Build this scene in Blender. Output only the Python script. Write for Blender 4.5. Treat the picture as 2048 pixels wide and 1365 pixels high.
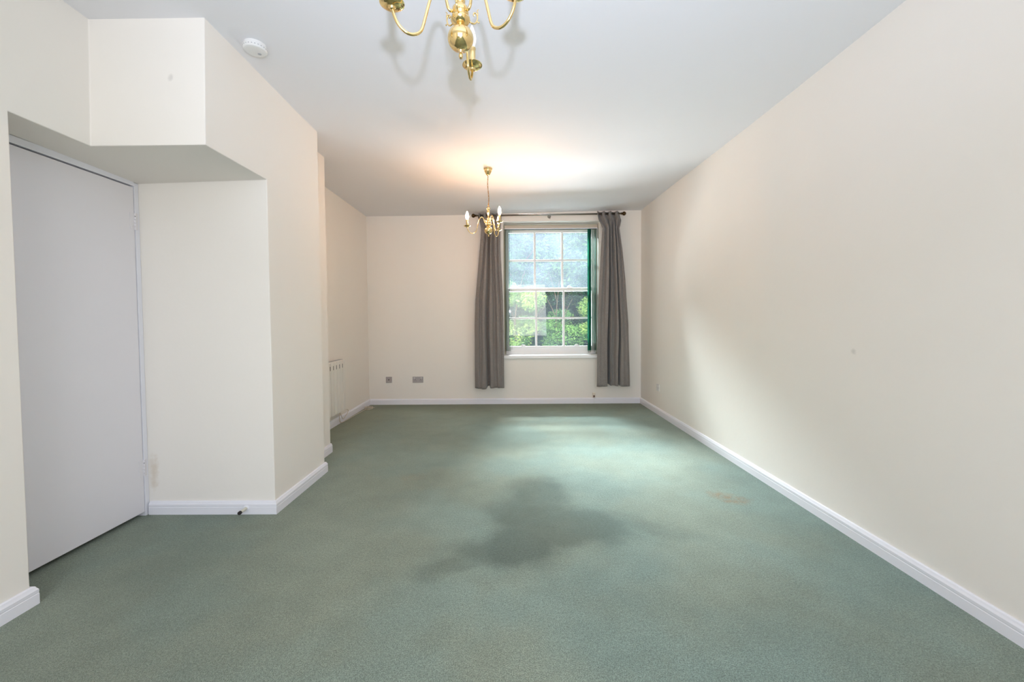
import bpy, bmesh, math, random
from mathutils import Vector, Matrix
PI = math.pi
random.seed(7)
for o in list(bpy.data.objects): bpy.data.objects.remove(o)
C = bpy.context.scene.collection
SC = bpy.context.scene

# ------------------------------------------------------------------ camera
F = 820.0
yaw, pitch, roll = -0.0091, 0.0317, 0.0079
CAM_H = 1.1835
fw = Vector((math.sin(yaw), math.cos(yaw), 0)); right = Vector((math.cos(yaw), -math.sin(yaw), 0))
fwd = fw*math.cos(pitch) + Vector((0, 0, -math.sin(pitch)))
up = fw*math.sin(pitch) + Vector((0, 0, math.cos(pitch)))
R2 = right*math.cos(roll) - up*math.sin(roll)
U2 = right*math.sin(roll) + up*math.cos(roll)
cam = bpy.data.cameras.new('camera'); camo = bpy.data.objects.new('camera', cam); C.objects.link(camo)
M = Matrix((R2, U2, -fwd)).transposed().to_4x4(); M.translation = Vector((0, 0, CAM_H))
camo.matrix_world = M
cam.sensor_width = 36; cam.sensor_fit = 'HORIZONTAL'; cam.lens = 36*F/2048
cam.shift_x = 12.5653/2048; cam.shift_y = -16.4162/2048
cam.clip_start = 0.02
SC.camera = camo

# ------------------------------------------------------------------ colour, world, daylight
SC.view_settings.view_transform = 'Standard'; SC.view_settings.look = 'None'
SC.view_settings.gamma = 1; SC.view_settings.use_curve_mapping = False
SC.view_settings.exposure = 0.23
w = bpy.data.worlds.new('sky'); SC.world = w; w.use_nodes = True
nt = w.node_tree; bg = nt.nodes['Background']
sky = nt.nodes.new('ShaderNodeTexSky'); sky.sky_type = 'NISHITA'; sky.sun_disc = False
sky.sun_elevation = math.radians(48); sky.sun_rotation = math.radians(200)
nt.links.new(sky.outputs[0], bg.inputs[0]); bg.inputs[1].default_value = 0.16

def light(name, kind, loc, energy, col, size=None, sizey=None, target=None, spread=None):
    l = bpy.data.lights.new(name, kind); l.energy = energy; l.color = col
    o = bpy.data.objects.new(name, l); C.objects.link(o); o.location = loc
    if kind == 'AREA':
        l.shape = 'RECTANGLE'; l.size = size; l.size_y = sizey
        if spread: l.spread = spread
    elif kind in ('POINT', 'SPOT'): l.shadow_soft_size = size or 0.03
    if target is not None:
        o.rotation_euler = (Vector(target)-Vector(loc)).to_track_quat('-Z', 'Y').to_euler()
    return o
# sky light through the far window, then two added fill lamps
light('daylight_window', 'AREA', (-.05, 9.8, 5.0), 640, (0.92, 0.94, 1.0), 1.9, 1.2, (.6, 6.0, 1.4), math.radians(70))
light('ground_bounce_fill', 'AREA', (.6, 7.3, -.05), 440, (0.92, 0.93, 1.0), 2.2, 1.0, (.7, 4.4, 2.6))  # added lamp below the sill, standing in for ground bounce onto the ceiling
light('rear_fill', 'AREA', (0.0, -2.52, 1.55), 74, (0.95, 0.955, 1.0), 2.6, 1.9, (0, 1.2, 2.4))  # added fill behind the camera, tilted up at the ceiling
# the photographer's flash, tilted up to bounce off the ceiling
fl_ = light('flash', 'SPOT', (0.01, -0.03, 1.43), 148, (0.70, 0.785, 1.0), 0.022, target=(.12, 1.15, 2.64))
fl_.data.spot_size = math.radians(112); fl_.data.spot_blend = 1.0
# sun on the garden outside
sn = bpy.data.lights.new('garden_sun', 'SUN'); sn.energy = 3.2; sn.angle = math.radians(3); sn.color = (1, .96, .88)
so = bpy.data.objects.new('garden_sun', sn); C.objects.link(so)
so.rotation_euler = Vector((-0.5, 0.85, -1.1)).to_track_quat('-Z', 'Y').to_euler()

# ------------------------------------------------------------------ materials
def srgb(r, g, b):
    f = lambda c: (c/255/12.92 if c/255 <= .04045 else ((c/255+.055)/1.055)**2.4)
    return (f(r), f(g), f(b), 1)
def mat(name, col, rough=.5, metal=0., spec=.5, bump=None, noise=None):
    m = bpy.data.materials.new(name); m.use_nodes = True
    n = m.node_tree.nodes; L = m.node_tree.links; p = n['Principled BSDF']
    p.inputs['Base Color'].default_value = col; p.inputs['Roughness'].default_value = rough
    p.inputs['Metallic'].default_value = metal; p.inputs['Specular IOR Level'].default_value = spec
    tc = n.new('ShaderNodeTexCoord')
    if noise:
        sc, amt = noise
        t = n.new('ShaderNodeTexNoise'); t.inputs['Scale'].default_value = sc; t.inputs['Detail'].default_value = 5
        L.new(tc.outputs['Object'], t.inputs['Vector'])
        mr = n.new('ShaderNodeMapRange'); mr.inputs['To Min'].default_value = 1-amt; mr.inputs['To Max'].default_value = 1+amt
        L.new(t.outputs['Fac'], mr.inputs['Value'])
        mx = n.new('ShaderNodeVectorMath'); mx.operation = 'MULTIPLY'; mx.inputs[0].default_value = col[:3]
        L.new(mr.outputs[0], mx.inputs[1]); L.new(mx.outputs[0], p.inputs['Base Color'])
    if bump:
        sc, st, dist = bump
        t = n.new('ShaderNodeTexNoise'); t.inputs['Scale'].default_value = sc; t.inputs['Detail'].default_value = 6
        L.new(tc.outputs['Object'], t.inputs['Vector'])
        b = n.new('ShaderNodeBump'); b.inputs['Strength'].default_value = st; b.inputs['Distance'].default_value = dist
        L.new(t.outputs['Fac'], b.inputs['Height']); L.new(b.outputs[0], p.inputs['Normal'])
    return m
CREAM = (242, 238, 231)
wallm = mat('wall_paint', srgb(*CREAM), .85, spec=.15, bump=(14, .12, .01), noise=(2.2, .012))
def wall_scuff(m):
    # flaked, yellowed paint beside the lower door hinge, plus a faint smudge on the bulkhead
    n = m.node_tree.nodes; L = m.node_tree.links; p = n['Principled BSDF']
    src = p.inputs['Base Color'].links[0].from_socket
    tc = n.new('ShaderNodeTexCoord'); t = n.new('ShaderNodeTexNoise'); t.inputs['Scale'].default_value = 28; L.new(tc.outputs['Object'], t.inputs['Vector'])
    for c, sc, col, k in (((-2.205, 2.486, .26), (22, 5, 5.5), srgb(208, 188, 160), .4), ((-1.62, 1.99, 2.36), (40, 10, 40), srgb(196, 192, 186), .4), ((1.836, 2.2, 1.0), (10, 40, 40), srgb(190, 190, 184), .4)):
        mp = n.new('ShaderNodeVectorMath'); mp.operation = 'SUBTRACT'; L.new(tc.outputs['Object'], mp.inputs[0]); mp.inputs[1].default_value = c
        ms = n.new('ShaderNodeVectorMath'); ms.operation = 'MULTIPLY'; L.new(mp.outputs[0], ms.inputs[0]); ms.inputs[1].default_value = sc
        ln = n.new('ShaderNodeVectorMath'); ln.operation = 'LENGTH'; L.new(ms.outputs[0], ln.inputs[0])
        ad = n.new('ShaderNodeMath'); ad.operation = 'ADD'; L.new(ln.outputs['Value'], ad.inputs[0]); L.new(t.outputs['Fac'], ad.inputs[1])
        mr = n.new('ShaderNodeMapRange'); mr.interpolation_type = 'SMOOTHSTEP'; mr.inputs['From Min'].default_value = .6; mr.inputs['From Max'].default_value = 1.3
        mr.inputs['To Min'].default_value = k; mr.inputs['To Max'].default_value = 0; L.new(ad.outputs[0], mr.inputs['Value'])
        mx = n.new('ShaderNodeMixRGB'); L.new(mr.outputs[0], mx.inputs[0]); L.new(src, mx.inputs[1]); mx.inputs[2].default_value = col; src = mx.outputs[0]
    L.new(src, p.inputs['Base Color'])
wall_scuff(wallm)
ceilm = mat('ceiling_paint', srgb(238, 238, 240), .9, spec=.1, bump=(10, .1, .01))
gloss = mat('gloss_white', srgb(238, 239, 246), .32, bump=(30, .03, .003))
doorm = mat('door_paint', srgb(236, 234, 238), .45, bump=(25, .06, .003), noise=(3, .01))
winm = mat('window_paint', srgb(249, 250, 251), .35, bump=(40, .03, .002))
framem = mat('shaded_lining_paint', srgb(186, 184, 162), .5)  # olive tone paints the shade of the reveal into the cream lining
brass = mat('polished_brass', srgb(240, 211, 150), .10, metal=1.)
brassd = mat('aged_brass', srgb(150, 110, 50), .3, metal=1.)
bronze = mat('antique_bronze', srgb(92, 72, 48), .28, metal=1.)
polem = mat('pole_metal', srgb(150, 146, 138), .3, metal=1.)
steel = mat('satin_steel', srgb(190, 184, 186), .35, metal=.55)
dark = mat('dark_recess', srgb(20, 18, 18), .7)
plast = mat('white_plastic', srgb(232, 232, 230), .4)
plastg = mat('grey_plastic', srgb(175, 175, 178), .5)
cream_pl = mat('cream_plastic', srgb(226, 214, 196), .45)
heatm = mat('heater_enamel', srgb(236, 233, 226), .4)
rubber = mat('black_rubber', srgb(30, 24, 22), .7)
bulb_off = mat('frosted_bulb', srgb(240, 236, 226), .25)

def emis(name, col, s):
    m = bpy.data.materials.new(name); m.use_nodes = True
    p = m.node_tree.nodes['Principled BSDF']; p.inputs['Base Color'].default_value = col
    p.inputs['Emission Color'].default_value = col; p.inputs['Emission Strength'].default_value = s
    return m
bulb_on = emis('lit_bulb', (1, .53, .25, 1), 285)

# carpet: fine twisted pile, worn and brushed patches with shapes of their own
def carpet():
    m = bpy.data.materials.new('carpet'); m.use_nodes = True
    n = m.node_tree.nodes; L = m.node_tree.links; p = n['Principled BSDF']
    p.inputs['Roughness'].default_value = .95; p.inputs['Specular IOR Level'].default_value = .1
    p.inputs['Sheen Weight'].default_value = .6; p.inputs['Sheen Roughness'].default_value = .45
    p.inputs['Sheen Tint'].default_value = srgb(205, 225, 215)
    tc = n.new('ShaderNodeTexCoord'); OB = tc.outputs['Object']
    def noise(sc, det=3, rough=.5, vec=OB):
        t = n.new('ShaderNodeTexNoise'); t.inputs['Scale'].default_value = sc; t.inputs['Detail'].default_value = det
        t.inputs['Roughness'].default_value = rough; L.new(vec, t.inputs['Vector']); return t.outputs['Fac']
    def mth(op, a, b=None, c=None):
        q = n.new('ShaderNodeMath'); q.operation = op
        for i, v in enumerate((a, b, c)):
            if v is None: continue
            if isinstance(v, (int, float)): q.inputs[i].default_value = v
            else: L.new(v, q.inputs[i])
        return q.outputs[0]
    def ramp(v, a, b, c, d, smooth=True):
        q = n.new('ShaderNodeMapRange'); q.interpolation_type = 'SMOOTHSTEP' if smooth else 'LINEAR'
        for k, x in zip(('From Min', 'From Max', 'To Min', 'To Max'), (a, b, c, d)): q.inputs[k].default_value = x
        L.new(v, q.inputs['Value']); return q.outputs[0]
    # warped coordinates for the blot shapes
    sep = n.new('ShaderNodeSeparateXYZ'); L.new(OB, sep.inputs[0])
    wx = mth('ADD', sep.outputs[0], mth('MULTIPLY', mth('SUBTRACT', noise(2.6, 4), .5), .34))
    wy = mth('ADD', sep.outputs[1], mth('MULTIPLY', mth('SUBTRACT', noise(3.1, 4), .5), .34))
    def blob(cx, cy, rx, ry, ang, soft0=.45, soft1=1.1):
        dx = mth('SUBTRACT', wx, cx); dy = mth('SUBTRACT', wy, cy)
        ca, sa = math.cos(ang), math.sin(ang)
        u = mth('ADD', mth('MULTIPLY', dx, ca/rx), mth('MULTIPLY', dy, sa/rx))
        v = mth('ADD', mth('MULTIPLY', dx, -sa/ry), mth('MULTIPLY', dy, ca/ry))
        d = mth('SQRT', mth('ADD', mth('MULTIPLY', u, u), mth('MULTIPLY', v, v)))
        return ramp(d, soft0, soft1, 1, 0)
    blots = BLOTS
    darkness = None
    for b in blots:
        v = mth('MULTIPLY', blob(*b[:5]), b[5])
        darkness = v if darkness is None else mth('MAXIMUM', darkness, v)
    # less trodden pile plus painted vignette towards the side walls; soil plus painted shade along the far wall
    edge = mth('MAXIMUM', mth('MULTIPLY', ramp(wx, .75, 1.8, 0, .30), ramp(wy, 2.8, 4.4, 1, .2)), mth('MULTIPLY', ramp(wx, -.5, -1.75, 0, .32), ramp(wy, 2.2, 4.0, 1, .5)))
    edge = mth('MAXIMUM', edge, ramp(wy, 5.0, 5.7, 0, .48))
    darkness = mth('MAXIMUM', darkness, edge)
    fine = noise(250, 2, .7); mid = noise(85, 3, .65); big = noise(1.1, 4, .55); patch = noise(7, 4, .6)
    val = mth('MULTIPLY', ramp(fine, .3, .7, .42, 1.56, False), ramp(mid, .25, .75, .74, 1.26, False))
    val = mth('MULTIPLY', val, ramp(big, .3, .7, .86, 1.12))
    val = mth('MULTIPLY', val, ramp(patch, .3, .7, .94, 1.06))
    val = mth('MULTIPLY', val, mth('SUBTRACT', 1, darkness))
    colr = n.new('ShaderNodeMixRGB'); colr.inputs[1].default_value = srgb(136, 155, 146); colr.inputs[2].default_value = srgb(144, 151, 134)
    L.new(mth('MINIMUM', 1, mth('ADD', mth('MULTIPLY', ramp(noise(1.3, 4), .38, .62, 0, 1), .7), ramp(wx, .6, -1.2, 0, .6))), colr.inputs[0])
    st = n.new('ShaderNodeMixRGB'); L.new(colr.outputs[0], st.inputs[1]); st.inputs[2].default_value = srgb(150, 128, 98)
    stain = mth('MULTIPLY', mth('ADD', blob(1.43, 2.66, .13, .10, 0), mth('MULTIPLY', blob(-.72, 3.05, .12, .12, 0), .3)), ramp(noise(22, 3), .38, .62, .2, .9))
    L.new(stain, st.inputs[0])
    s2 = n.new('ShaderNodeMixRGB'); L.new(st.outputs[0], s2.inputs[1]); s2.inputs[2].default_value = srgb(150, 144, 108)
    soil_shade = mth('MAXIMUM', ramp(wy, 5.0, 5.7, 0, .75), mth('MULTIPLY', ramp(wx, -1.3, -2.0, 0, .6), ramp(wy, 3.2, 4.2, 0, 1))); L.new(soil_shade, s2.inputs[0])  # olive tint: soiled edges plus warm shade below the sill, painted in
    mul = n.new('ShaderNodeVectorMath'); mul.operation = 'SCALE'; L.new(s2.outputs[0], mul.inputs[0]); L.new(val, mul.inputs['Scale'])
    L.new(mul.outputs[0], p.inputs['Base Color'])
    b = n.new('ShaderNodeBump'); b.inputs['Strength'].default_value = .8; b.inputs['Distance'].default_value = .006
    L.new(mth('ADD', fine, mth('MULTIPLY', mid, .6)), b.inputs['Height']); L.new(b.outputs[0], p.inputs['Normal'])
    return m
BLOTS = [(.19, 2.74, .26, .40, 0., .46), (.02, 2.13, .36, .26, .35, .54), (.34, 2.28, .36, .28, 0, .48),
         (-.24, 1.95, .30, .09, .25, .28), (.72, 2.35, .5, .12, -.5, .16), (.16, 2.42, .34, .36, 0, .5), (-1.1, 2.5, .6, .25, .5, .12)]
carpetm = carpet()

def fabric():
    m = bpy.data.materials.new('curtain_fabric'); m.use_nodes = True
    n = m.node_tree.nodes; L = m.node_tree.links; p = n['Principled BSDF']
    tc = n.new('ShaderNodeTexCoord'); mp = n.new('ShaderNodeMapping'); mp.inputs['Scale'].default_value = (.8, 1, 1.2)
    L.new(tc.outputs['Object'], mp.inputs[0])
    t = n.new('ShaderNodeTexNoise'); t.inputs['Scale'].default_value = 260; t.inputs['Detail'].default_value = 3
    L.new(mp.outputs[0], t.inputs['Vector'])
    cr = n.new('ShaderNodeValToRGB'); cr.color_ramp.elements[0].position = .3; cr.color_ramp.elements[1].position = .7
    cr.color_ramp.elements[0].color = srgb(100, 95, 92); cr.color_ramp.elements[1].color = srgb(152, 147, 144)
    L.new(t.outputs['Fac'], cr.inputs[0]); L.new(cr.outputs[0], p.inputs['Base Color'])
    p.inputs['Roughness'].default_value = .7; p.inputs['Specular IOR Level'].default_value = .3
    p.inputs['Sheen Weight'].default_value = .3
    b = n.new('ShaderNodeBump'); b.inputs['Strength'].default_value = .25; b.inputs['Distance'].default_value = .001
    L.new(t.outputs['Fac'], b.inputs['Height']); L.new(b.outputs[0], p.inputs['Normal'])
    return m
fabm = fabric()

def translucent(name, col, mix, tcol):
    m = bpy.data.materials.new(name); m.use_nodes = True
    n = m.node_tree.nodes; L = m.node_tree.links; p = n['Principled BSDF']
    p.inputs['Base Color'].default_value = col; p.inputs['Roughness'].default_value = .55
    t = n.new('ShaderNodeBsdfTranslucent'); t.inputs[0].default_value = tcol
    x = n.new('ShaderNodeMixShader'); x.inputs[0].default_value = mix
    L.new(p.outputs[0], x.inputs[1]); L.new(t.outputs[0], x.inputs[2]); L.new(x.outputs[0], n['Material Output'].inputs[0])
    return m
slatm = translucent('green_blind_fabric', srgb(34, 100, 82), .32, srgb(130, 214, 190))

def glass(name, haze):
    m = bpy.data.materials.new(name); m.use_nodes = True
    n = m.node_tree.nodes; L = m.node_tree.links; n.remove(n['Principled BSDF'])
    tr = n.new('ShaderNodeBsdfTransparent'); tr.inputs[0].default_value = (.93, .97, .96, 1)
    gl = n.new('ShaderNodeBsdfGlossy'); gl.inputs['Roughness'].default_value = .02
    fr = n.new('ShaderNodeFresnel'); fr.inputs[0].default_value = 1.45
    x = n.new('ShaderNodeMixShader'); L.new(fr.outputs[0], x.inputs[0]); L.new(tr.outputs[0], x.inputs[1]); L.new(gl.outputs[0], x.inputs[2])
    # milky blue film: reflected sky haze put into the colour of dirty glass
    df = n.new('ShaderNodeBsdfDiffuse'); df.inputs[0].default_value = (.72, .87, 1, 1)
    tl = n.new('ShaderNodeBsdfTranslucent'); tl.inputs[0].default_value = (.72, .87, 1, 1)
    y = n.new('ShaderNodeMixShader'); y.inputs[0].default_value = .5; L.new(df.outputs[0], y.inputs[1]); L.new(tl.outputs[0], y.inputs[2])
    tc = n.new('ShaderNodeTexCoord'); t = n.new('ShaderNodeTexNoise'); t.inputs['Scale'].default_value = 2.5; L.new(tc.outputs['Object'], t.inputs['Vector'])
    mr = n.new('ShaderNodeMapRange'); mr.inputs['From Min'].default_value = .3; mr.inputs['From Max'].default_value = .7
    mr.inputs['To Min'].default_value = haze*.75; mr.inputs['To Max'].default_value = haze*1.2; L.new(t.outputs['Fac'], mr.inputs['Value'])
    z = n.new('ShaderNodeMixShader'); L.new(mr.outputs[0], z.inputs[0]); L.new(x.outputs[0], z.inputs[1]); L.new(y.outputs[0], z.inputs[2])
    L.new(z.outputs[0], n['Material Output'].inputs[0])
    return m
glass_hazy = glass('reflection_haze_glass', .058); glass_clear = glass('clear_glass', .012)

# ------------------------------------------------------------------ geometry helpers
def obj(name, bm, m, parent=None, smooth=False, loc=None, bevel=None, recalc=True):
    if recalc: bmesh.ops.recalc_face_normals(bm, faces=bm.faces)
    me = bpy.data.meshes.new(name); bm.to_mesh(me); bm.free()
    if m: me.materials.append(m)
    o = bpy.data.objects.new(name, me); C.objects.link(o)
    if smooth: me.shade_smooth()
    if parent: o.parent = parent
    if loc: o.location = loc
    if bevel:
        b = o.modifiers.new('bevel', 'BEVEL'); b.width = bevel; b.segments = 2; b.limit_method = 'ANGLE'; b.angle_limit = math.radians(40)
    return o
def thing(name, label, cat, loc=(0, 0, 0), rotz=0, group=None):
    o = bpy.data.objects.new(name, None); C.objects.link(o); o.empty_display_size = .05
    o.location = loc; o.rotation_euler = (0, 0, rotz); o['label'] = label; o['category'] = cat
    if group: o['group'] = group
    return o
def tag(o, label, cat, group=None):
    o['label'] = label; o['category'] = cat
    if group: o['group'] = group
    return o
def struct(name, bm, m, label=None, cat=None, **k):
    o = obj(name, bm, m, **k); o['kind'] = 'structure'
    if label: o['label'] = label; o['category'] = cat
    return o
def box(bm, x0, x1, y0, y1, z0, z1):
    v = [bm.verts.new((x, y, z)) for x in (x0, x1) for y in (y0, y1) for z in (z0, z1)]
    for f in ((0, 1, 3, 2), (4, 6, 7, 5), (0, 4, 5, 1), (2, 3, 7, 6), (0, 2, 6, 4), (1, 5, 7, 3)): bm.faces.new([v[i] for i in f])
    return v
def bx(*a):
    bm = bmesh.new(); box(bm, *a); return bm
def lathe(bm, prof, seg=32, mtx=None):
    rings = []
    for r, z in prof:
        ring = []
        if r < 1e-5: ring = [bm.verts.new((0, 0, z))]
        else: ring = [bm.verts.new((r*math.cos(2*PI*i/seg), r*math.sin(2*PI*i/seg), z)) for i in range(seg)]
        rings.append(ring)
    for a, b in zip(rings, rings[1:]):
        for i in range(seg):
            j = (i+1) % seg
            if len(a) == 1 and len(b) == 1: continue
            if len(a) == 1: bm.faces.new((a[0], b[i], b[j]))
            elif len(b) == 1: bm.faces.new((a[i], a[j], b[0]))
            else: bm.faces.new((a[i], a[j], b[j], b[i]))
    if len(rings[0]) > 1: bm.faces.new(rings[0])
    if len(rings[-1]) > 1: bm.faces.new(rings[-1])
    if mtx is not None:
        vs = [v for r in rings for v in r]; bmesh.ops.transform(bm, matrix=mtx, verts=vs)
    return bm
def lat(prof, seg=32, mtx=None): return lathe(bmesh.new(), prof, seg, mtx)
def catmull(P, k=8):
    P = [Vector(p) for p in P]; Q = [P[0]*2-P[1]]+P+[P[-1]*2-P[-2]]; out = []
    for i in range(1, len(Q)-2):
        for s in range(k):
            t = s/k; a, b, c, d = Q[i-1], Q[i], Q[i+1], Q[i+2]
            out.append(.5*((2*b)+(c-a)*t+(2*a-5*b+4*c-d)*t*t+(3*b-a-3*c+d)*t**3))
    out.append(P[-1]); return out
def tube(bm, pts, r, seg=12, closed=False, rf=None):
    pts = [Vector(p) for p in pts]; n = len(pts); rings = []
    nrm = None
    for i, p in enumerate(pts):
        if closed: t = (pts[(i+1) % n]-pts[i-1]).normalized()
        else: t = (pts[min(i+1, n-1)]-pts[max(i-1, 0)]).normalized()
        if nrm is None:
            nrm = t.orthogonal().normalized()
        nrm = (nrm - t*nrm.dot(t)).normalized(); bn = t.cross(nrm)
        rr = r*(rf(i/(n-1)) if rf else 1)
        rings.append([bm.verts.new(p+nrm*rr*math.cos(2*PI*j/seg)+bn*rr*math.sin(2*PI*j/seg)) for j in range(seg)])
    m = n if closed else n-1
    for i in range(m):
        a, b = rings[i], rings[(i+1) % n]
        for j in range(seg):
            k = (j+1) % seg; bm.faces.new((a[j], a[k], b[k], b[j]))
    if not closed: bm.faces.new(rings[0]); bm.faces.new(rings[-1])
    return bm
def tb(*a, **k): return tube(bmesh.new(), *a, **k)
def torus(R, r, seg=24, sseg=8, mtx=None):
    pts = [Vector((R*math.cos(2*PI*i/seg), R*math.sin(2*PI*i/seg), 0)) for i in range(seg)]
    bm = tb(pts, r, sseg, closed=True)
    if mtx is not None: bmesh.ops.transform(bm, matrix=mtx, verts=bm.verts)
    return bm
def polyfaces(verts, faces):
    bm = bmesh.new(); v = [bm.verts.new(p) for p in verts]
    for f in faces: bm.faces.new([v[i] for i in f])
    return bm

# ------------------------------------------------------------------ room dimensions (metres)
XR, D = 1.8364, 5.7408
XC, XB, YB, XA, YA = -1.9842, -1.6256, 3.6605, -1.4557, 3.1654
XN, YN, XD, YF, Yb = -2.0137, 1.6628, -2.2407, 2.4859, 1.9936
H, S, SK = 2.6401, 2.04, .08
TOP = 2.80; REAR = -2.6
OX0, OX1, OZ0, OZ1 = -.075, 1.268, .665, 2.548     # far window opening
WY = 5.99                                            # face of the window box

def room():
    # floor slab
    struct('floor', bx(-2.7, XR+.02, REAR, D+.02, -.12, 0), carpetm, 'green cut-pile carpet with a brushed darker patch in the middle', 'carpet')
    # ceiling: an old plaster ceiling that rises a few cm to the far right corner
    bm = bmesh.new(); nx, ny = 24, 40; g = []
    def cz(x, y):
        a = max(0, min(1, (x+1.4)/3.2)); b = max(0, min(1, (y-2.4)/3.3)); a = a*a*(3-2*a); b = b*b*(3-2*b)
        dip = .012*math.exp(-((x+1.45)**2+(y-3.2)**2)/.5)
        return H+.044*a*b - dip
    for i in range(nx+1):
        g.append([])
        for j in range(ny+1):
            x = -2.7+(XR+2.72)*i/nx; y = REAR+(D+.05-REAR)*j/ny
            g[-1].append((bm.verts.new((x, y, cz(x, y))), bm.verts.new((x, y, TOP+.08))))
    for i in range(nx):
        for j in range(ny):
            q = [g[i][j], g[i+1][j], g[i+1][j+1], g[i][j+1]]
            bm.faces.new([v[0] for v in q]); bm.faces.new([v[1] for v in reversed(q)])
    for i in range(nx):
        for j in (0, ny): bm.faces.new((g[i][j][0], g[i+1][j][0], g[i+1][j][1], g[i][j][1]))
    for j in range(ny):
        for i in (0, nx): bm.faces.new((g[i][j][0], g[i][j+1][0], g[i][j+1][1], g[i][j][1]))
    c = struct('ceiling', bm, ceilm, 'white painted plaster ceiling', 'ceiling', smooth=False)
    # right wall
    struct('wall_right', bx(XR, XR+.2, REAR-.2, D+.35, -.12, TOP), wallm, 'long plain cream wall on the right', 'wall')
    # left wall with door niche, boxed-in bulkhead and stepped pier: one plastered surface, closed at the back
    T = TOP; z0 = -.12
    V = {}
    P = []
    def v(k, p): V[k] = len(P); P.append(p)
    v('n0', (XN, REAR, z0)); v('n1', (XN, YN, z0)); v('n2', (XN, YN, S)); v('n3', (XN-.006, Yb, S)); v('n4', (XN+.012, Yb, T)); v('n5', (XN, REAR, T))
    v('b1', (XA-.005, Yb, S)); v('b2', (XA+.012, Yb, T))
    v('a0', (XA, YF, z0)); v('a1', (XA, YA, z0)); v('a2', (XA, YA, T)); v('a3', (XA, YF, S))
    v('c0', (XB, YA, z0)); v('c1', (XB, YA, T)); v('d0', (XB, YB, z0)); v('d1', (XB, YB, T))
    v('e0', (-2.8, YB, z0)); v('e1', (-2.8, YB, T))
    v('g0', (XD-.01, YF, z0)); v('g1', (XD-.01, YF, S-.018)); v('h0', (XD-.01, YN, z0)); v('h1', (XD-.01, YN, S))
    v('j0', (-2.75, YF, z0)); v('j1', (-2.75, YF, S-.018)); v('k0', (-2.75, YN, z0)); v('k1', (-2.75, YN, S))
    xo = -2.8
    v('p0', (xo, REAR, z0)); v('p1', (xo, REAR, T))
    F = [('n0', 'n1', 'n2', 'n3', 'n4', 'n5'), ('n3', 'b1', 'b2', 'n4'), ('a0', 'a1', 'a2', 'b2', 'b1', 'a3'),
         ('a1', 'c0', 'c1', 'a2'), ('c0', 'd0', 'd1', 'c1'), ('d0', 'e0', 'e1', 'd1'),
         ('g0', 'a0', 'a3', 'g1'), ('h0', 'n1', 'n2', 'h1'), ('n2', 'n3', 'b1', 'a3', 'g1', 'h1'),
         ('g0', 'g1', 'j1', 'j0'), ('h0', 'h1', 'k1', 'k0'), ('g1', 'h1', 'k1', 'j1'), ('j0', 'j1', 'k1', 'k0'),
         ('n0', 'n5', 'p1', 'p0'), ('p0', 'p1', 'e1', 'e0'),
         ('p0', 'n0', 'n1', 'h0', 'k0', 'j0', 'g0', 'a0', 'a1', 'c0', 'd0', 'e0')]
    bm = polyfaces(P, [[V[k] for k in f] for f in F])
    struct('wall_left', bm, wallm, 'cream left wall with door niche, bulkhead and stepped pier', 'wall', bevel=.004)
    struct('wall_recess', bx(-2.8, XC, YB+.001, D+.3, -.12, TOP), wallm, 'cream recessed wall behind the panel heater', 'wall')
    # back wall around the window opening
    bm = bmesh.new(); y1 = D+.33
    x0, x1 = -2.2, XR+.1
    o = [(x0, -.12), (x1, -.12), (x1, TOP), (x0, TOP)]; i_ = [(OX0, OZ0), (OX1, OZ0), (OX1, OZ1), (OX0, OZ1)]
    vs = {}
    for yy in (D, y1):
        vs[yy] = ([bm.verts.new((x, yy, z)) for x, z in o], [bm.verts.new((x, yy, z)) for x, z in i_])
        a, b = vs[yy]
        for k in range(4): bm.faces.new((a[k], a[(k+1) % 4], b[(k+1) % 4], b[k]))
    for k in range(4):
        for s in (0, 1): bm.faces.new((vs[D][s][k], vs[D][s][(k+1) % 4], vs[y1][s][(k+1) % 4], vs[y1][s][k]))
    struct('wall_back', bm, wallm, 'cream far wall with the sash window', 'wall', bevel=.003)
    # wall behind the camera with an unseen window opening assumed for fill light
    bm = bmesh.new(); vs = {}
    o = [(-2.8, -.12), (XR+.1, -.12), (XR+.1, TOP), (-2.8, TOP)]; i_ = [(-1.3, .6), (1.3, .6), (1.3, 2.45), (-1.3, 2.45)]
    for yy in (REAR, REAR-.3):
        vs[yy] = ([bm.verts.new((x, yy, z)) for x, z in o], [bm.verts.new((x, yy, z)) for x, z in i_])
        a, b = vs[yy]
        for k in range(4): bm.faces.new((a[k], a[(k+1) % 4], b[(k+1) % 4], b[k]))
    for k in range(4):
        for s in (0, 1): bm.faces.new((vs[REAR][s][k], vs[REAR][s][(k+1) % 4], vs[REAR-.3][s][(k+1) % 4], vs[REAR-.3][s][k]))
    struct('wall_rear', bm, wallm, 'cream wall behind the camera', 'wall')

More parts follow.
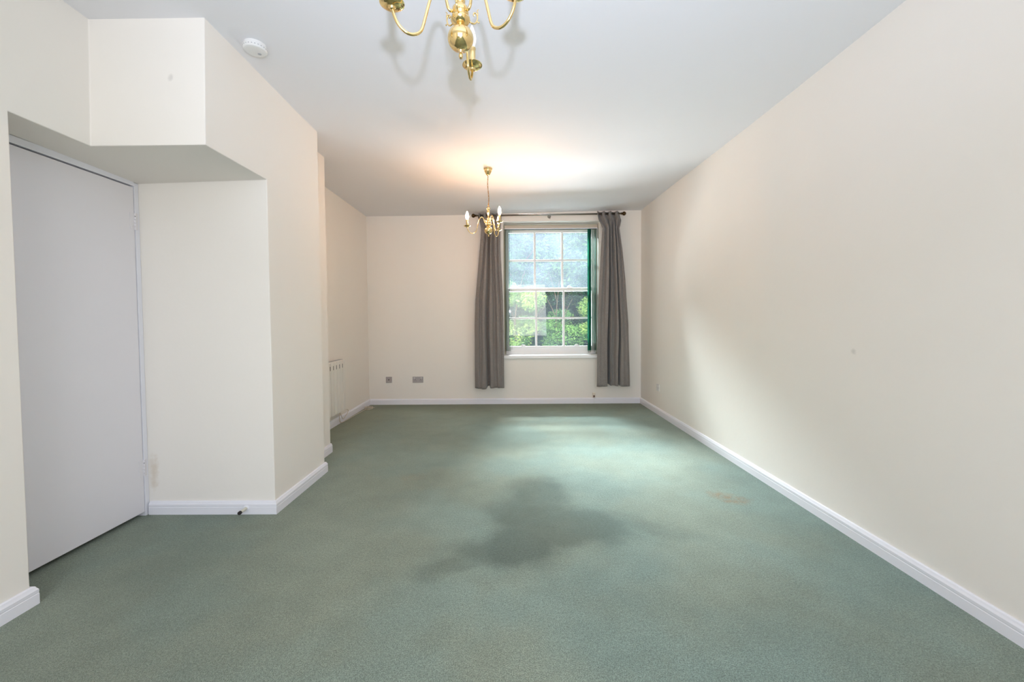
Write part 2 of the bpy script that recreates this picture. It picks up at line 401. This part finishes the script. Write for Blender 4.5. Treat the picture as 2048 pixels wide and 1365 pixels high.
SKP = [(0, 0), (.018, 0), (.018, .044), (.0165, .047), (.0175, .050), (.0175, .062), (.013, .070), (.010, .077), (.005, SK), (0, SK)]
def skirting(name, path, label, ends=True):
    """path: plan points along the wall face; the moulding is on the left side of the path direction"""
    bm = bmesh.new(); n = len(path); rings = []
    pv = [Vector((p[0], p[1], 0)) for p in path]
    for i in range(n):
        def nrm(a, b): d = (b-a).normalized(); return Vector((-d.y, d.x, 0))
        if i == 0: o = nrm(pv[0], pv[1])
        elif i == n-1: o = nrm(pv[-2], pv[-1])
        else:
            a = nrm(pv[i-1], pv[i]); b = nrm(pv[i], pv[i+1]); o = (a+b)/(1+a.dot(b))
        rings.append([bm.verts.new(pv[i]+o*d+Vector((0, 0, z))) for d, z in SKP])
    for a, b in zip(rings, rings[1:]):
        for j in range(len(SKP)):
            k = (j+1) % len(SKP); bm.faces.new((a[j], a[k], b[k], b[j]))
    bm.faces.new(rings[0]); bm.faces.new(rings[-1])
    return struct(name, bm, gloss, label, 'skirting board')

room()
skirting('baseboard_right', [(XR, REAR), (XR, D)], 'white skirting board along the right wall')
skirting('baseboard_back', [(XR-.0181, D), (XC+.0181, D)], 'white skirting board under the window wall')
skirting('baseboard_recess', [(XC, D), (XC, YB)], 'white skirting board behind the panel heater')
skirting('baseboard_pier', [(XB, YB), (XB, YA+.019)], 'short white skirting board on the set-back pier')
skirting('baseboard_alcove', [(XB, YA), (XA, YA), (XA, YF), (XD+.012, YF)], 'white skirting board round the pier beside the door')
skirting('baseboard_left', [(XN-.04, YN), (XN, YN), (XN, REAR)], 'white skirting board of the near left wall')

# ------------------------------------------------------------------ flush door in its niche
def door():
    d = bx(-.042, 0, YN+.035, 2.455, .026, 1.992)
    dr = struct('door_1', d, doorm, 'flush white painted door in the left niche', 'door', loc=(XD, 0, 0), bevel=.0015)
    fr = bmesh.new()
    box(fr, -.11, .004, 2.458, YF-.001, 0, S-.02)             # hinge post
    box(fr, -.11, .004, YN+.001, YN+.032, 0, S-.001)         # closing post
    box(fr, -.11, .004, YN+.032, 2.458, 2.000, S-.006)       # head
    box(fr, -.11, -.05, 2.438, 2.458, 0, 2.0); box(fr, -.11, -.05, YN+.032, YN+.052, 0, 2.0); box(fr, -.11, -.05, YN+.05, 2.44, 1.98, 2.0)
    obj('door_frame', fr, gloss, dr, bevel=.001)
    for zc in (1.79, .297):
        h = bmesh.new()
        for k in range(5): lathe(h, [(.0055, zc-.05+k*.0205), (.0055, zc-.05+k*.0205+.0165)], 12, Matrix.Translation((.004, 2.4565, 0)))
        box(h, .0, .0022, 2.425, 2.4555, zc-.05, zc+.05); box(h, .0035, .0055, 2.4575, 2.474, zc-.05, zc+.05)
        hi = obj('hinge', h, doorm, dr)
        g = bmesh.new()
        for k in range(3): box(g, .0056, .0062, 2.453, 2.4585, zc-.043+k*.035, zc-.033+k*.035)
        obj('hinge_gap', g, dark, hi)
    return dr
door()

# ------------------------------------------------------------------ door stop
ds = thing('door_stop', 'small cream door stop with a black rubber tip on the alcove skirting board', 'door stop', (-1.622, YF-.018, .040))
rx = Matrix.Rotation(PI/2, 4, 'X')
obj('mounting_plate', lat([(0, 0), (.019, 0), (.019, .004), (.012, .007), (0, .007)], 24, rx), gloss, ds, smooth=False)
obj('rod', lat([(0, .005), (.010, .005), (.0085, .012), (.0085, .058), (0, .058)], 20, rx), mat('stop_enamel', srgb(222, 218, 200), .25), ds)
obj('rubber_tip', lat([(0, .058), (.0105, .058), (.0105, .070), (.008, .074), (0, .074)], 20, rx), rubber, ds)

# ------------------------------------------------------------------ far sash window
def window():
    w_ = thing('window_1', 'white sash window with twelve panes in the far wall', 'window', (0, 0, 0)); w_['kind'] = 'structure'
    x0, x1, z0, z1 = -.045, 1.250, .700, 2.505
    bm = bmesh.new()   # box frame lining the reveal
    box(bm, OX0, x0, WY-.04, WY+.14, OZ0, OZ1); box(bm, x1, OX1, WY-.04, WY+.14, OZ0, OZ1); box(bm, x0, x1, WY-.04, WY+.14, z1, OZ1)
    obj('frame', bm, framem, w_, bevel=.002)
    bm = bmesh.new(); box(bm, x0, x1, WY-.02, WY+.16, OZ0, z0); box(bm, x0, x1, WY-.012, WY-.002, z0, z0+.008)
    obj('bottom_rail_block', bm, winm, w_)
    sl = bmesh.new(); box(sl, OX0-.02, OX1+.012, D-.028, WY-.035, .640, .683)
    obj('sill', sl, winm, w_, bevel=.006)
    def sash(name, y, zb, zt, railb, railt, xs, zm, gl, st=.040):
        bm = bmesh.new(); t = .038
        box(bm, x0, x0+st, y, y+t, zb, zt); box(bm, x1-st, x1, y, y+t, zb, zt)
        box(bm, x0+st, x1-st, y, y+t, zb, zb+railb); box(bm, x0+st, x1-st, y, y+t, zt-railt, zt)
        for x in xs: box(bm, x-.0145, x+.0145, y+.004, y+t-.004, zb+railb, zt-railt)
        xx = [x0+st]+[v for x in xs for v in (x-.0145, x+.0145)]+[x1-st]
        for a in range(0, len(xx), 2): box(bm, xx[a], xx[a+1], y+.005, y+t-.005, zm-.0145, zm+.0145)
        s = obj(name, bm, winm, w_, bevel=.0025)
        zz = [zb+railb, zm-.0145, zm+.0145, zt-railt]
        for a in range(0, len(xx), 2):
            for b in (0, 2): obj('pane', bx(xx[a], xx[a+1], y+.017, y+.021, zz[b], zz[b+1]), gl, s)
        return s
    up_ = sash('upper_sash', WY+.075, 1.598, 2.500, .055, .042, (.380, .785), 2.053, glass_hazy)
    lo = sash('lower_sash', WY+.025, .702, 1.640, .092, .042, (.394, .797), 1.203, glass_clear, .044)
    for xc in (.20, .985):
        bm = bmesh.new(); pts = catmull([(xc-.03, WY+.024, .802), (xc-.018, WY+.008, .812), (xc, WY+.003, .815), (xc+.018, WY+.008, .812), (xc+.03, WY+.024, .802)], 6)
        tube(bm, pts, .006, 8); box(bm, xc-.03, xc+.03, WY+.020, WY+.0245, .792, .806)
        obj('sash_lift', bm, winm, lo)
    bm = bmesh.new(); pts = [(.885+.035*math.cos(a), WY+.045, 1.642+.026*math.sin(a)) for a in [PI*i/12 for i in range(13)]]
    tube(bm, pts, .007, 8); box(bm, .845, .925, WY+.03, WY+.06, 1.638, 1.646)
    obj('sash_lock', bm, winm, up_)
    # groove line on the bottom rail
    obj('rail_moulding', bx(x0+.044, x1-.044, WY+.019, WY+.0255, .766, .774), winm, lo, bevel=.002)
    return w_
window()

# ------------------------------------------------------------------ vertical blind, drawn open to both sides
def blind():
    t = thing('vertical_blind', 'green vertical blind drawn back to both sides of the window', 'blind', (0, 0, 0))
    bm = bmesh.new(); box(bm, -.062, 1.258, 5.865, 5.925, 2.478, 2.520)
    obj('head_rail', bm, mat('beige_rail', srgb(196, 186, 172), .5), t, bevel=.003)
    obj('rail_lip', bx(-.062, 1.258, 5.860, 5.868, 2.468, 2.478), gloss, t)
    obj('rail_channel', bx(-.060, 1.256, 5.869, 5.922, 2.470, 2.479), dark, t)
    zb, zt = .735, 2.465
    def slat(x, ang, k):
        bm = bmesh.new(); n = 8; wd = .089; cols = []
        for i in range(n+1):
            u = (i/n-.5)*wd; b = .004*math.cos(PI*(i/n-.5))
            dx = u*math.sin(ang)+b*math.cos(ang); dy = u*math.cos(ang)-b*math.sin(ang)
            row = []
            for z in (zb, zt):
                for s in (-.0004, .0004): row.append(bm.verts.new((x+dx+s*math.cos(ang), 5.895+dy, z)))
            cols.append(row)
        for a, b in zip(cols, cols[1:]):
            bm.faces.new((a[0], b[0], b[2], a[2])); bm.faces.new((a[1], a[3], b[3], b[1]))
            bm.faces.new((a[0], a[1], b[1], b[0])); bm.faces.new((a[2], b[2], b[3], a[3]))
        for a in (cols[0], cols[-1]): bm.faces.new((a[0], a[1], a[3], a[2]))
        s = obj('slat', bm, slatm, t, smooth=False)
        r = Matrix.Translation((x, 5.895, 0)) @ Matrix.Rotation(-ang, 4, 'Z')
        w_ = bmesh.new(); vv = box(w_, -.002, .002, -.042, .042, .703, .738); bmesh.ops.transform(w_, matrix=r, verts=w_.verts)
        obj('bottom_weight', w_, plast, s)
    for k in range(6): slat(1.140+.019*k, math.radians([34, 30, 12, 6, 4, 3][k]), k)
    for k in range(6): slat(-.052+.0118*k, math.radians(-.2), k)
    def chain(x, y, z0, z1, name, step=.012):
        bm = bmesh.new(); z = z0
        tube(bm, [(x, y, z0), (x, y, z1)], .0008, 5)
        while z < z1:
            bmesh.ops.create_icosphere(bm, subdivisions=1, radius=.0022, matrix=Matrix.Translation((x, y, z))); z += step
        obj(name, bm, mat('cord_green', srgb(60, 110, 96), .5) if name == 'control_cord' else plast, t)
    chain(.028, 5.875, .76, 2.47, 'control_cord', .03); chain(.040, 5.878, .76, 2.47, 'control_cord', .03)
    for y in (5.856, 5.934):
        bm = bmesh.new()
        for k in range(5): tube(bm, catmull([(1.140+.019*k, y, .712), (1.1495+.019*k, y, .704), (1.159+.019*k, y, .712)], 4), .0012, 5)
        obj('bottom_chain', bm, plast, t)
blind()

# ------------------------------------------------------------------ curtain pole, rings and curtains
PY, PZ = 5.635, 2.610
def pole():
    t = thing('curtain_pole', 'metal curtain pole with ball finials above the window', 'curtain pole', (0, 0, 0))
    ry = Matrix.Rotation(PI/2, 4, 'Y')
    obj('rod', tb([(-.44, PY, PZ-.003), (1.53, PY, PZ+.006)], .0115, 16), polem, t, smooth=True)
    for x, s, z in ((-.44, -1, PZ-.003), (1.53, 1, PZ+.006)):
        prof = [(0, 0), (.014, 0), (.016, .006), (.012, .012), (.009, .016)]+[(.027*math.sin(a), .040-.027*math.cos(a)) for a in [.38+(PI-.38)*i/12 for i in range(13)]]
        prof[-1] = (0, prof[-1][1])
        m = Matrix.Translation((x, PY, z)) @ (Matrix.Rotation(s*PI/2, 4, 'Y'))
        obj('finial', lat(prof, 24, m), bronze, t, smooth=True)
    for x in (-.40, .563, 1.46):
        bm = tb([(x, PY, PZ), (x, D, PZ)], .006, 10)
        lathe(bm, [(0, 0), (.024, 0), (.024, .005), (.016, .010), (0, .010)], 20, Matrix.Translation((x, D, PZ)) @ Matrix.Rotation(PI/2, 4, 'X'))
        tube(bm, [(x-.008, PY, PZ), (x+.008, PY, PZ)], .0155, 14)
        tube(bm, [(x, PY-.004, PZ-.012), (x, PY-.004, PZ-.058)], .0045, 8)
        obj('bracket', bm, polem if x == .563 else bronze, t, smooth=False)
    return t
pole()
def interp(tab, z, j):
    tab = sorted(tab)
    if z <= tab[0][0]: return tab[0][j]
    for a, b in zip(tab, tab[1:]):
        if z <= b[0]:
            t = (z-a[0])/(b[0]-a[0]); return a[j]+(b[j]-a[j])*t
    return tab[-1][j]
def curtain(edges, zb, zt, valleys, seed, label, neye=7):
    """valleys: (u at hem, u at heading, half width, depth at hem, depth at heading)"""
    ox = (edges[0][1]+edges[0][2])/2
    t = thing('curtain', label, 'curtain', (ox, PY, 0))
    n, m_ = 170, 110
    def surf(u, tz):
        z = zb+(zt-zb)*tz; xl, xr = interp(edges, z, 1), interp(edges, z, 2); wd = xr-xl
        top = min(1, max(0, (z-(PZ-.20))/.17)); top = top*top*(3-2*top)
        k = 0; x = 0
        for a, b, hw, d0, d1 in valleys:
            uc = a+(b-a)*tz**1.3+.012*math.sin(4.3*z+7*a+seed); d = d0+(d1-d0)*tz
            q = (u-uc)/hw; g = math.exp(-q**4); k += d*g; x -= .0*hw*wd*q*math.exp(-q*q)*min(1, d/.06)
        body = -.090+k - .010*math.cos(2*PI*u*1.5+seed+1.2*z)-.004*math.sin(9*z+11*u+seed)*(1-tz)
        body = min(.095, body+.028*(abs(2*u-1)**4))
        head = -.030*math.cos(2*PI*u*neye/2+.4)
        y = body*(1-top)+head*top
        return Vector((xl+wd*u+x*(1-top)-ox, y, z))
    bm = bmesh.new(); g = []
    for j in range(m_+1):
        g.append([])
        for i in range(n+1):
            p = surf(i/n, j/m_)
            if j == 0: p.z += .006*math.sin(6*i/n+seed)+.25*p.y*.3
            if j == m_: p.z += .006*math.sin(i/n*2*PI*neye/2)
            g[-1].append(bm.verts.new(p))
    for a, b in zip(g, g[1:]):
        for i in range(n): bm.faces.new((a[i], a[i+1], b[i+1], b[i]))
    o = obj('drape', bm, fabm, t, smooth=True, recalc=False)
    so_ = o.modifiers.new('thick', 'SOLIDIFY'); so_.thickness = .0022; so_.offset = 0
    hz = .075/(zt-zb)
    obj('hem_seam', tb([surf(i/n, hz)+Vector((0, -.002, 0)) for i in range(0, n+1, 2)], .0009, 5), fabm, t)
    for k in range(neye):
        u = (k+.5-.4/PI)/neye; u = min(max(u, .04), .96)
        p = surf(u, (PZ-zb)/(zt-zb))
        obj('eyelet', torus(.019, .0035, 20, 8, Matrix.Translation((p.x, 0, PZ)) @ Matrix.Rotation((.35 if k % 2 else -.35), 4, 'Z') @ Matrix.Rotation(PI/2, 4, 'Y')), polem, t, smooth=True)
    return t
LC = [(.256, -.477, -.077), (1.1, -.472, -.080), (1.46, -.458, -.085), (1.73, -.431, -.096), (2.14, -.393, -.113), (2.41, -.370, -.111), (2.57, -.40, -.10), (2.64, -.41, -.10)]
RC = [(.274, 1.184, 1.636), (1.10, 1.198, 1.615), (1.72, 1.219, 1.573), (2.12, 1.240, 1.532), (2.41, 1.262, 1.491), (2.53, 1.215, 1.535), (2.63, 1.20, 1.511)]
curtain(LC, .256, 2.632, [(.45, .42, .058, .19, .17), (.20, .22, .05, .018, .09), (.72, .62, .06, .022, .09), (.90, .84, .035, .008, .06)], 3, 'grey fabric curtain hanging on the left of the window')
curtain(RC, .274, 2.645, [(.36, .45, .040, .19, .17), (.50, .58, .06, .04, .09), (.68, .74, .030, .17, .15), (.14, .22, .06, .012, .05), (.86, .87, .05, .006, .04)], 11, 'grey fabric curtain hanging on the right of the window')

# ------------------------------------------------------------------ chandeliers
def chandelier(loc, rot, lit, label, chain_seed):
    """loc: centre of the ceiling point; pans sit .557 below the ceiling"""
    t = thing('chandelier', label, 'chandelier', loc, 0, group=None)
    P = -.557     # pan level below the ceiling
    prof = [(0, -.653), (.004, -.652), (.0065, -.646), (.0065, -.641), (.0035, -.637), (.0035, -.632), (.008, -.629)]
    for i in range(13):
        a = .2+ (PI-.45)*i/12; prof.append((.040*math.sin(a), -.592-.037*math.cos(a)))
    prof += [(.012, -.554), (.016, -.551), (.024, -.546), (.030, -.538), (.0295, -.532), (.024, -.528), (.022, -.525), (.025, -.523), (.025, -.503), (.022, -.500), (.014, -.496), (.012, -.490),
             (.015, -.486), (.016, -.478), (.012, -.470), (.0085, -.462), (.010, -.440), (.0145, -.425), (.016, -.415), (.013, -.404), (.009, -.398), (.009, -.392), (.017, -.388), (.019, -.380), (.014, -.372), (.006, -.368), (0, -.367)]
    obj('column', lat(prof, 40), brass, t, smooth=True)
    obj('loop', torus(.009, .0018, 18, 8, Matrix.Translation((0, 0, -.359)) @ Matrix.Rotation(PI/2, 4, 'X')), brassd, t, smooth=True)
    # ceiling cup
    obj('ceiling_rose', lat([(0, 0), (.042, 0), (.043, -.004), (.040, -.009), (.036, -.013), (.037, -.018), (.033, -.030), (.026, -.044), (.020, -.054), (.016, -.060), (.009, -.066), (0, -.067)], 36), brass, t, smooth=True)
    rnd = random.Random(chain_seed); bm = bmesh.new(); z = -.066; k = 0
    def cx(z): return .006*math.sin((z+.07)*22)*min(1, -(z+.06)*12)*(1 if z > -.34 else .3)
    while z > -.350:
        z2 = z-.0145; xc = cx((z+z2)/2)
        pts = [(Vector((.0042*math.cos(a), 0, .0090*math.sin(a)))) for a in [2*PI*i/14 for i in range(14)]]
        R_ = Matrix.Rotation(PI/2*(k % 2)+.4, 3, 'Z'); tube(bm, [R_ @ p+Vector((xc, 0, (z+z2)/2)) for p in pts], .0013, 6, closed=True)
        z = z2; k += 1
    obj('chain', bm, brassd, t, smooth=True)
    bm = tb(catmull([(cx(zz)+.004*math.sin(zz*30), .004*math.cos(zz*25), zz) for zz in [-.06-.02*i for i in range(16)]], 3), .0018, 6)
    obj('flex', bm, mat('flex_gold', srgb(150, 115, 70), .4), t, smooth=True)
    for i in range(3):
        a = rot+2*PI*i/3; rz = Matrix.Rotation(a, 4, 'Z')
        pts = catmull([(.020, 0, -.514), (.032, 0, -.517), (.039, 0, -.510), (.0425, 0, -.496), (.046, 0, -.480), (.055, 0, -.468), (.068, 0, -.465), (.081, 0, -.475), (.095, 0, -.508), (.108, 0, -.556), (.122, 0, -.602), (.145, 0, -.619), (.168, 0, -.618), (.187, 0, -.603), (.199, 0, -.582), (.204, 0, -.562), (.205, 0, P-.002)], 7)
        bm = tb(pts, .0045, 12); bmesh.ops.transform(bm, matrix=rz, verts=bm.verts)
        arm = obj('arm', bm, brass, t, smooth=True)
        # scroll ornament beneath the root of the arm
        sc = catmull([(.026, .0, -.528), (.036, 0, -.535), (.047, 0, -.533), (.054, 0, -.523), (.056, 0, -.511), (.052, 0, -.502), (.045, 0, -.502), (.043, 0, -.508), (.047, 0, -.511)], 6)
        bm = tb(sc, .0023, 8); tube(bm, catmull([(.054, 0, -.523), (.060, 0, -.528), (.062, 0, -.524)], 4), .0014, 6)
        tube(bm, catmull([(.056, 0, -.511), (.058, 0, -.500), (.055, 0, -.492), (.060, 0, -.487)], 4), .0014, 6)
        bmesh.ops.transform(bm, matrix=Matrix.Rotation(a+PI/3, 4, 'Z'), verts=bm.verts)
        obj('scroll', bm, brass, t, smooth=True)
        at = rz @ Matrix.Translation((.205, 0, P))
        obj('drip_pan', lat([(0, -.010), (.006, -.009), (.009, -.005), (.008, -.002), (.013, -.0015), (.022, .000), (.030, .004), (.0345, .0085), (.0352, .0085), (.0350, .0100), (.031, .0075), (.022, .003), (.012, .002), (0, .002)], 36, at), brass, t, smooth=True)
        obj('candle_sleeve', lat([(0, .001), (.0125, .001), (.0140, .006), (.0118, .012), (.0115, .060), (.0130, .064), (.0130, .068), (.0105, .070), (0, .070)], 28, at), brass, t, smooth=True)
        bprof = [(0, .069), (.0085, .070), (.0105, .078), (.0145, .088), (.0160, .098), (.0150, .110), (.0115, .124), (.0070, .137), (.0030, .147), (0, .150)]
        obj('bulb', lat(bprof, 24, at), bulb_on if lit else bulb_off, t, smooth=True)
    return t
chandelier((-.195, 4.0, H+.002), math.radians(183), True, 'lit brass three-arm chandelier on a chain near the window', 1)
chandelier((-.143, 1.286, H), math.radians(85), False, 'large near brass chandelier cut off by the top of the picture', 2)

# ------------------------------------------------------------------ smoke alarm
sa = thing('smoke_alarm', 'round white smoke alarm on the ceiling by the left wall', 'smoke alarm', (-1.325, 2.19, H))
obj('base', lat([(0, 0.004), (.052, 0.004), (.052, -.009), (.049, -.012), (0, -.012)], 48), plast, sa)
obj('cover', lat([(0, -.011), (.055, -.011), (.0565, -.015), (.0565, -.028), (.052, -.034), (.044, -.036), (.030, -.037), (0, -.037)], 48), plast, sa)
obj('test_button', lat([(0, -.036), (.009, -.036), (.009, -.0385), (.007, -.0395), (0, -.0395)], 24, Matrix.Translation((.012, .018, 0))), plastg, sa)
bm = bmesh.new()
for k in range(24):
    a = 2*PI*k/24; m_ = Matrix.Rotation(a, 4, 'Z')
    vv = box(bm, .0562, .0568, -.003, .003, -.026, -.022); bmesh.ops.transform(bm, matrix=m_, verts=vv)
obj('vent_slots', bm, plastg, sa)

# ------------------------------------------------------------------ sockets
def face_plate(name, label, cat, loc, rotz, wdt, m, kind):
    """plate lies in local XZ, faces local -Y"""
    t = thing(name, label, cat, loc, rotz)
    h = .043; bm = bx(-wdt/2, wdt/2, -.009, 0, -h, h); obj('face_plate', bm, m, t, bevel=.002)
    def scr(x, z, r=.0032): obj('screw', lat([(0, 0), (r, 0), (r, .0012), (0, .0012)], 12, Matrix.Translation((x, -.009, z)) @ Matrix.Rotation(PI/2, 4, 'X')), bronze, t)
    scr(-wdt/2+.011, 0); scr(wdt/2-.011, 0)
    if kind == 'aerial':
        bm = lat([(0, 0), (.0075, 0), (.0075, .004), (0, .004)], 20, Matrix.Translation((0, -.009, 0)) @ Matrix.Rotation(PI/2, 4, 'X')); obj('aerial_port', bm, dark, t)
    else:
        xs = (-.036, .036) if wdt > .1 else (0,)
        for x in xs:
            bm = bmesh.new(); box(bm, x-.003, x+.003, -.0098, -.0088, -.004, .006)
            for s in (-1, 1): box(bm, x+s*.011-.0035, x+s*.011+.0035, -.0098, -.0088, -.018, -.014)
            obj('pin_holes', bm, plastg if kind == 'pale' else dark, t)
            bm = bx(x*1.35-.006, x*1.35+.006, -.012, -.008, .018, .030) if wdt > .1 else bx(.012, .024, -.012, -.008, .018, .030)
            obj('rocker_switch', bm, plast, t, bevel=.001)
    return t
face_plate('aerial_socket', 'small square grey aerial socket nearest the left corner', 'socket', (-1.702, D, .352), 0, .086, steel, 'aerial')
face_plate('power_socket', 'wide double grey power socket low on the far wall', 'socket', (-1.293, D, .351), 0, .150, steel, 'power')
face_plate('power_socket', 'small pale socket plate low on the right wall', 'socket', (XR, 5.07, .330), -PI/2, .086, mat('pale_plate', srgb(222, 222, 220), .4), 'pale')
# cable outlet by the right of the window
co = thing('cable_outlet', 'tiny beige cable outlet just above the skirting under the right curtain', 'outlet', (1.178, D, .080))
obj('housing', bx(-.020, .020, -.016, 0, .004, .072), cream_pl, co, bevel=.003)
obj('plug', bx(-.009, .009, -.024, -.014, .008, .036), mat('brown_plug', srgb(84, 58, 46), .5), co, bevel=.002)
obj('lead', tb(catmull([(0, -.020, .010), (0, -.022, -.004), (0, -.0215, -.03), (0, -.0215, -.06), (.001, -.024, -.076)], 6), .0028, 8), plast, co, smooth=True)

# ------------------------------------------------------------------ panel heater and its flex
def heater():
    t = thing('panel_heater', 'white electric panel heater on the recessed left wall', 'heater', (XC, 0, 0))
    y0, y1, z0, z1 = 3.93, 4.715, .152, .742; n = 10
    xf = .084
    bm = bmesh.new()
    box(bm, .022, xf-.008, y0, y1, z0, z1)
    obj('casing', bm, heatm, t, bevel=.008)
    p = (y1-y0)/n
    # fluted front: shallow raised ribs
    bm = bmesh.new()
    for k in range(n):
        a = y1-(k+1)*p; box(bm, xf-.010, xf, a+.004, a+p-.004, z0+.006, z1-.006)
    obj('front_panel', bm, heatm, t, bevel=.005)
    sm = mat('slot_shadow', srgb(70, 70, 68), .7)
    for k in range(n):
        a = y1-.088-k*.0795
        if a < y0+.03: break
        obj('air_slot', bx(xf-.001, xf+.0012, a-.006, a+.006, .655, .700), sm, t)
    for yy in (4.15, 4.55): obj('wall_bracket', bx(0, .024, yy-.02, yy+.02, .2, .7), plastg, t)
    obj('top_grille', bx(.026, .060, y0+.02, y1-.02, z1-.001, z1+.004), plastg, t)
    return t
heater()
fx = catmull([(-1.93, 4.60, .156), (-1.93, 4.64, .10), (-1.945, 4.72, .045), (-1.945, 4.80, .06), (-1.940, 4.86, .10), (-1.935, 4.84, .13), (-1.93, 4.74, .150)], 8)
fc = catmull([(-1.93, 4.60, .160), (-1.935, 4.60, .08), (-1.945, 4.66, .018), (-1.943, 4.80, .008), (-1.94, 5.05, .006), (-1.93, 5.25, .006)] +
             [(-1.885+.048*math.cos(a), 5.43+.060*math.sin(a), .006+.0012*i) for i, a in enumerate([PI*1.2+.55*k for k in range(24)])] + [(-1.83, 5.50, .010)], 5)
bm = tb(fx, .0035, 8); tube(bm, fc, .0038, 8)
fl = obj('heater_flex', bm, mat('flex_white', srgb(216, 205, 190), .5), None, smooth=True)
tag(fl, 'pale flex looping from the heater to a coil on the carpet', 'cable')

# ------------------------------------------------------------------ garden beyond the window
def leafmat(name, c1, c2):
    m = bpy.data.materials.new(name); m.use_nodes = True
    n = m.node_tree.nodes; L = m.node_tree.links; p = n['Principled BSDF']
    t = n.new('ShaderNodeTexNoise'); t.inputs['Scale'].default_value = 3.5; t.inputs['Detail'].default_value = 6
    tc = n.new('ShaderNodeTexCoord'); L.new(tc.outputs['Object'], t.inputs['Vector'])
    r = n.new('ShaderNodeValToRGB'); r.color_ramp.elements[0].position = .38; r.color_ramp.elements[1].position = .62
    r.color_ramp.elements[0].color = c1; r.color_ramp.elements[1].color = c2; L.new(t.outputs['Fac'], r.inputs[0])
    L.new(r.outputs[0], p.inputs['Base Color']); p.inputs['Roughness'].default_value = .5
    tl = n.new('ShaderNodeBsdfTranslucent'); L.new(r.outputs[0], tl.inputs[0])
    x = n.new('ShaderNodeMixShader'); x.inputs[0].default_value = .35
    L.new(p.outputs[0], x.inputs[1]); L.new(tl.outputs[0], x.inputs[2]); L.new(x.outputs[0], n['Material Output'].inputs[0])
    return m
bark = mat('bark', srgb(96, 82, 66), .9, bump=(30, .6, .02))
lawn = mat('lawn', srgb(84, 112, 58), .9, noise=(6, .3))
g_ = struct('ground', bx(-14, 16, D+.5, 30, -.75, -.6), lawn, 'grass ground outside the window', 'ground')
def foliage(bm, rnd, c, r, n, size):
    for _ in range(n):
        d = Vector((rnd.gauss(0, 1), rnd.gauss(0, 1), rnd.gauss(0, 1))).normalized()
        q = c+Vector((d.x*r[0], d.y*r[1], d.z*r[2]))*(rnd.uniform(.55, 1.05))
        s = size*rnd.uniform(.6, 1.3); u = Vector((rnd.gauss(0, 1), rnd.gauss(0, 1), rnd.gauss(0, .6))).normalized(); v = u.orthogonal().normalized()
        v = (v+d*.6).normalized(); w_ = u.cross(v)*.12*s
        a = bm.verts.new(q-u*s*.6); b = bm.verts.new(q+v*s*.32+w_); e = bm.verts.new(q+u*s*.6); f = bm.verts.new(q-v*s*.32+w_)
        bm.faces.new((a, b, e)); bm.faces.new((a, e, f))
def plant(name, cat, label, x, y, h, rad, n, size, cols, seed, trunk=.05, low=0):
    rnd = random.Random(seed); t = thing(name, label, cat, (x, y, -.6))
    bm = bmesh.new(); k = 9
    for i in range(k):
        a = rnd.uniform(0, 2*PI); rr = rad*rnd.uniform(.1, .6); hz = low+(h-low)*rnd.uniform(.12, .88)
        rs = rad*rnd.uniform(.38, .6)
        foliage(bm, rnd, Vector((rr*math.cos(a), rr*math.sin(a), hz)), (rs, rs, rs*rnd.uniform(.6, .95)), int(n*2.4)//k, size*.62)
    obj('foliage', bm, leafmat(name+'_leaf', *cols), t, recalc=False)
    bm = tb(catmull([(0, 0, 0), (.04, .02, h*.3), (-.03, 0, h*.6), (.05, .03, h*.92)], 5), trunk, 10, rf=lambda u: 1-.75*u)
    for i in range(5):
        a = rnd.uniform(0, 2*PI); z = h*(.25+.12*i); tube(bm, catmull([(0, 0, z), (rad*.3*math.cos(a), rad*.3*math.sin(a), z+.15*h), (rad*.65*math.cos(a), rad*.65*math.sin(a), z+.28*h)], 4), trunk*.4, 7, rf=lambda u: 1-.6*u)
    obj('trunk', bm, bark, t, smooth=True)
G1 = (srgb(44, 92, 40), srgb(96, 150, 62)); G2 = (srgb(60, 118, 46), srgb(168, 190, 98)); G3 = (srgb(30, 70, 44), srgb(64, 120, 76)); G4 = (srgb(52, 110, 56), srgb(130, 176, 84))
plant('shrub', 'shrub', 'yellow-green leafy shrub outside the lower left panes', .15, 9.0, 2.7, .8, 5600, .085, G2, 21, .03)
plant('shrub', 'shrub', 'bright green shrub outside the middle of the lower sash', 1.1, 9.4, 2.9, .7, 4600, .075, G4, 22, .03)
plant('shrub', 'shrub', 'pale-tipped green shrub outside the lower right panes', 2.05, 9.1, 2.4, .6, 3600, .075, G2, 23, .03)
plant('bush', 'bush', 'dark green bush low behind the shrubs on the right', 2.5, 10.5, 3.3, 1.05, 6500, .10, G3, 24, .04)
plant('bush', 'bush', 'dark green bush low behind the shrubs on the left', .35, 10.5, 3.3, 1.1, 6500, .10, G3, 25, .04)
plant('tree', 'tree', 'tall mid-green tree beyond the upper left panes', -.3, 12.2, 6.2, 1.9, 8500, .19, G1, 26, .12, 1.2)
plant('tree', 'tree', 'tall light green tree beyond the upper middle panes', 1.7, 12.8, 6.6, 1.9, 8500, .19, G4, 27, .12, 1.2)
plant('tree', 'tree', 'tall dark green tree beyond the upper right panes', 3.6, 12.4, 6.2, 1.9, 8500, .19, G1, 28, .12, 1.2)
plant('hedge', 'hedge', 'dense dark hedge closing the view behind the trees', 1.6, 19.5, 8.0, 4.0, 9000, .50, G3, 29, .12, .2)
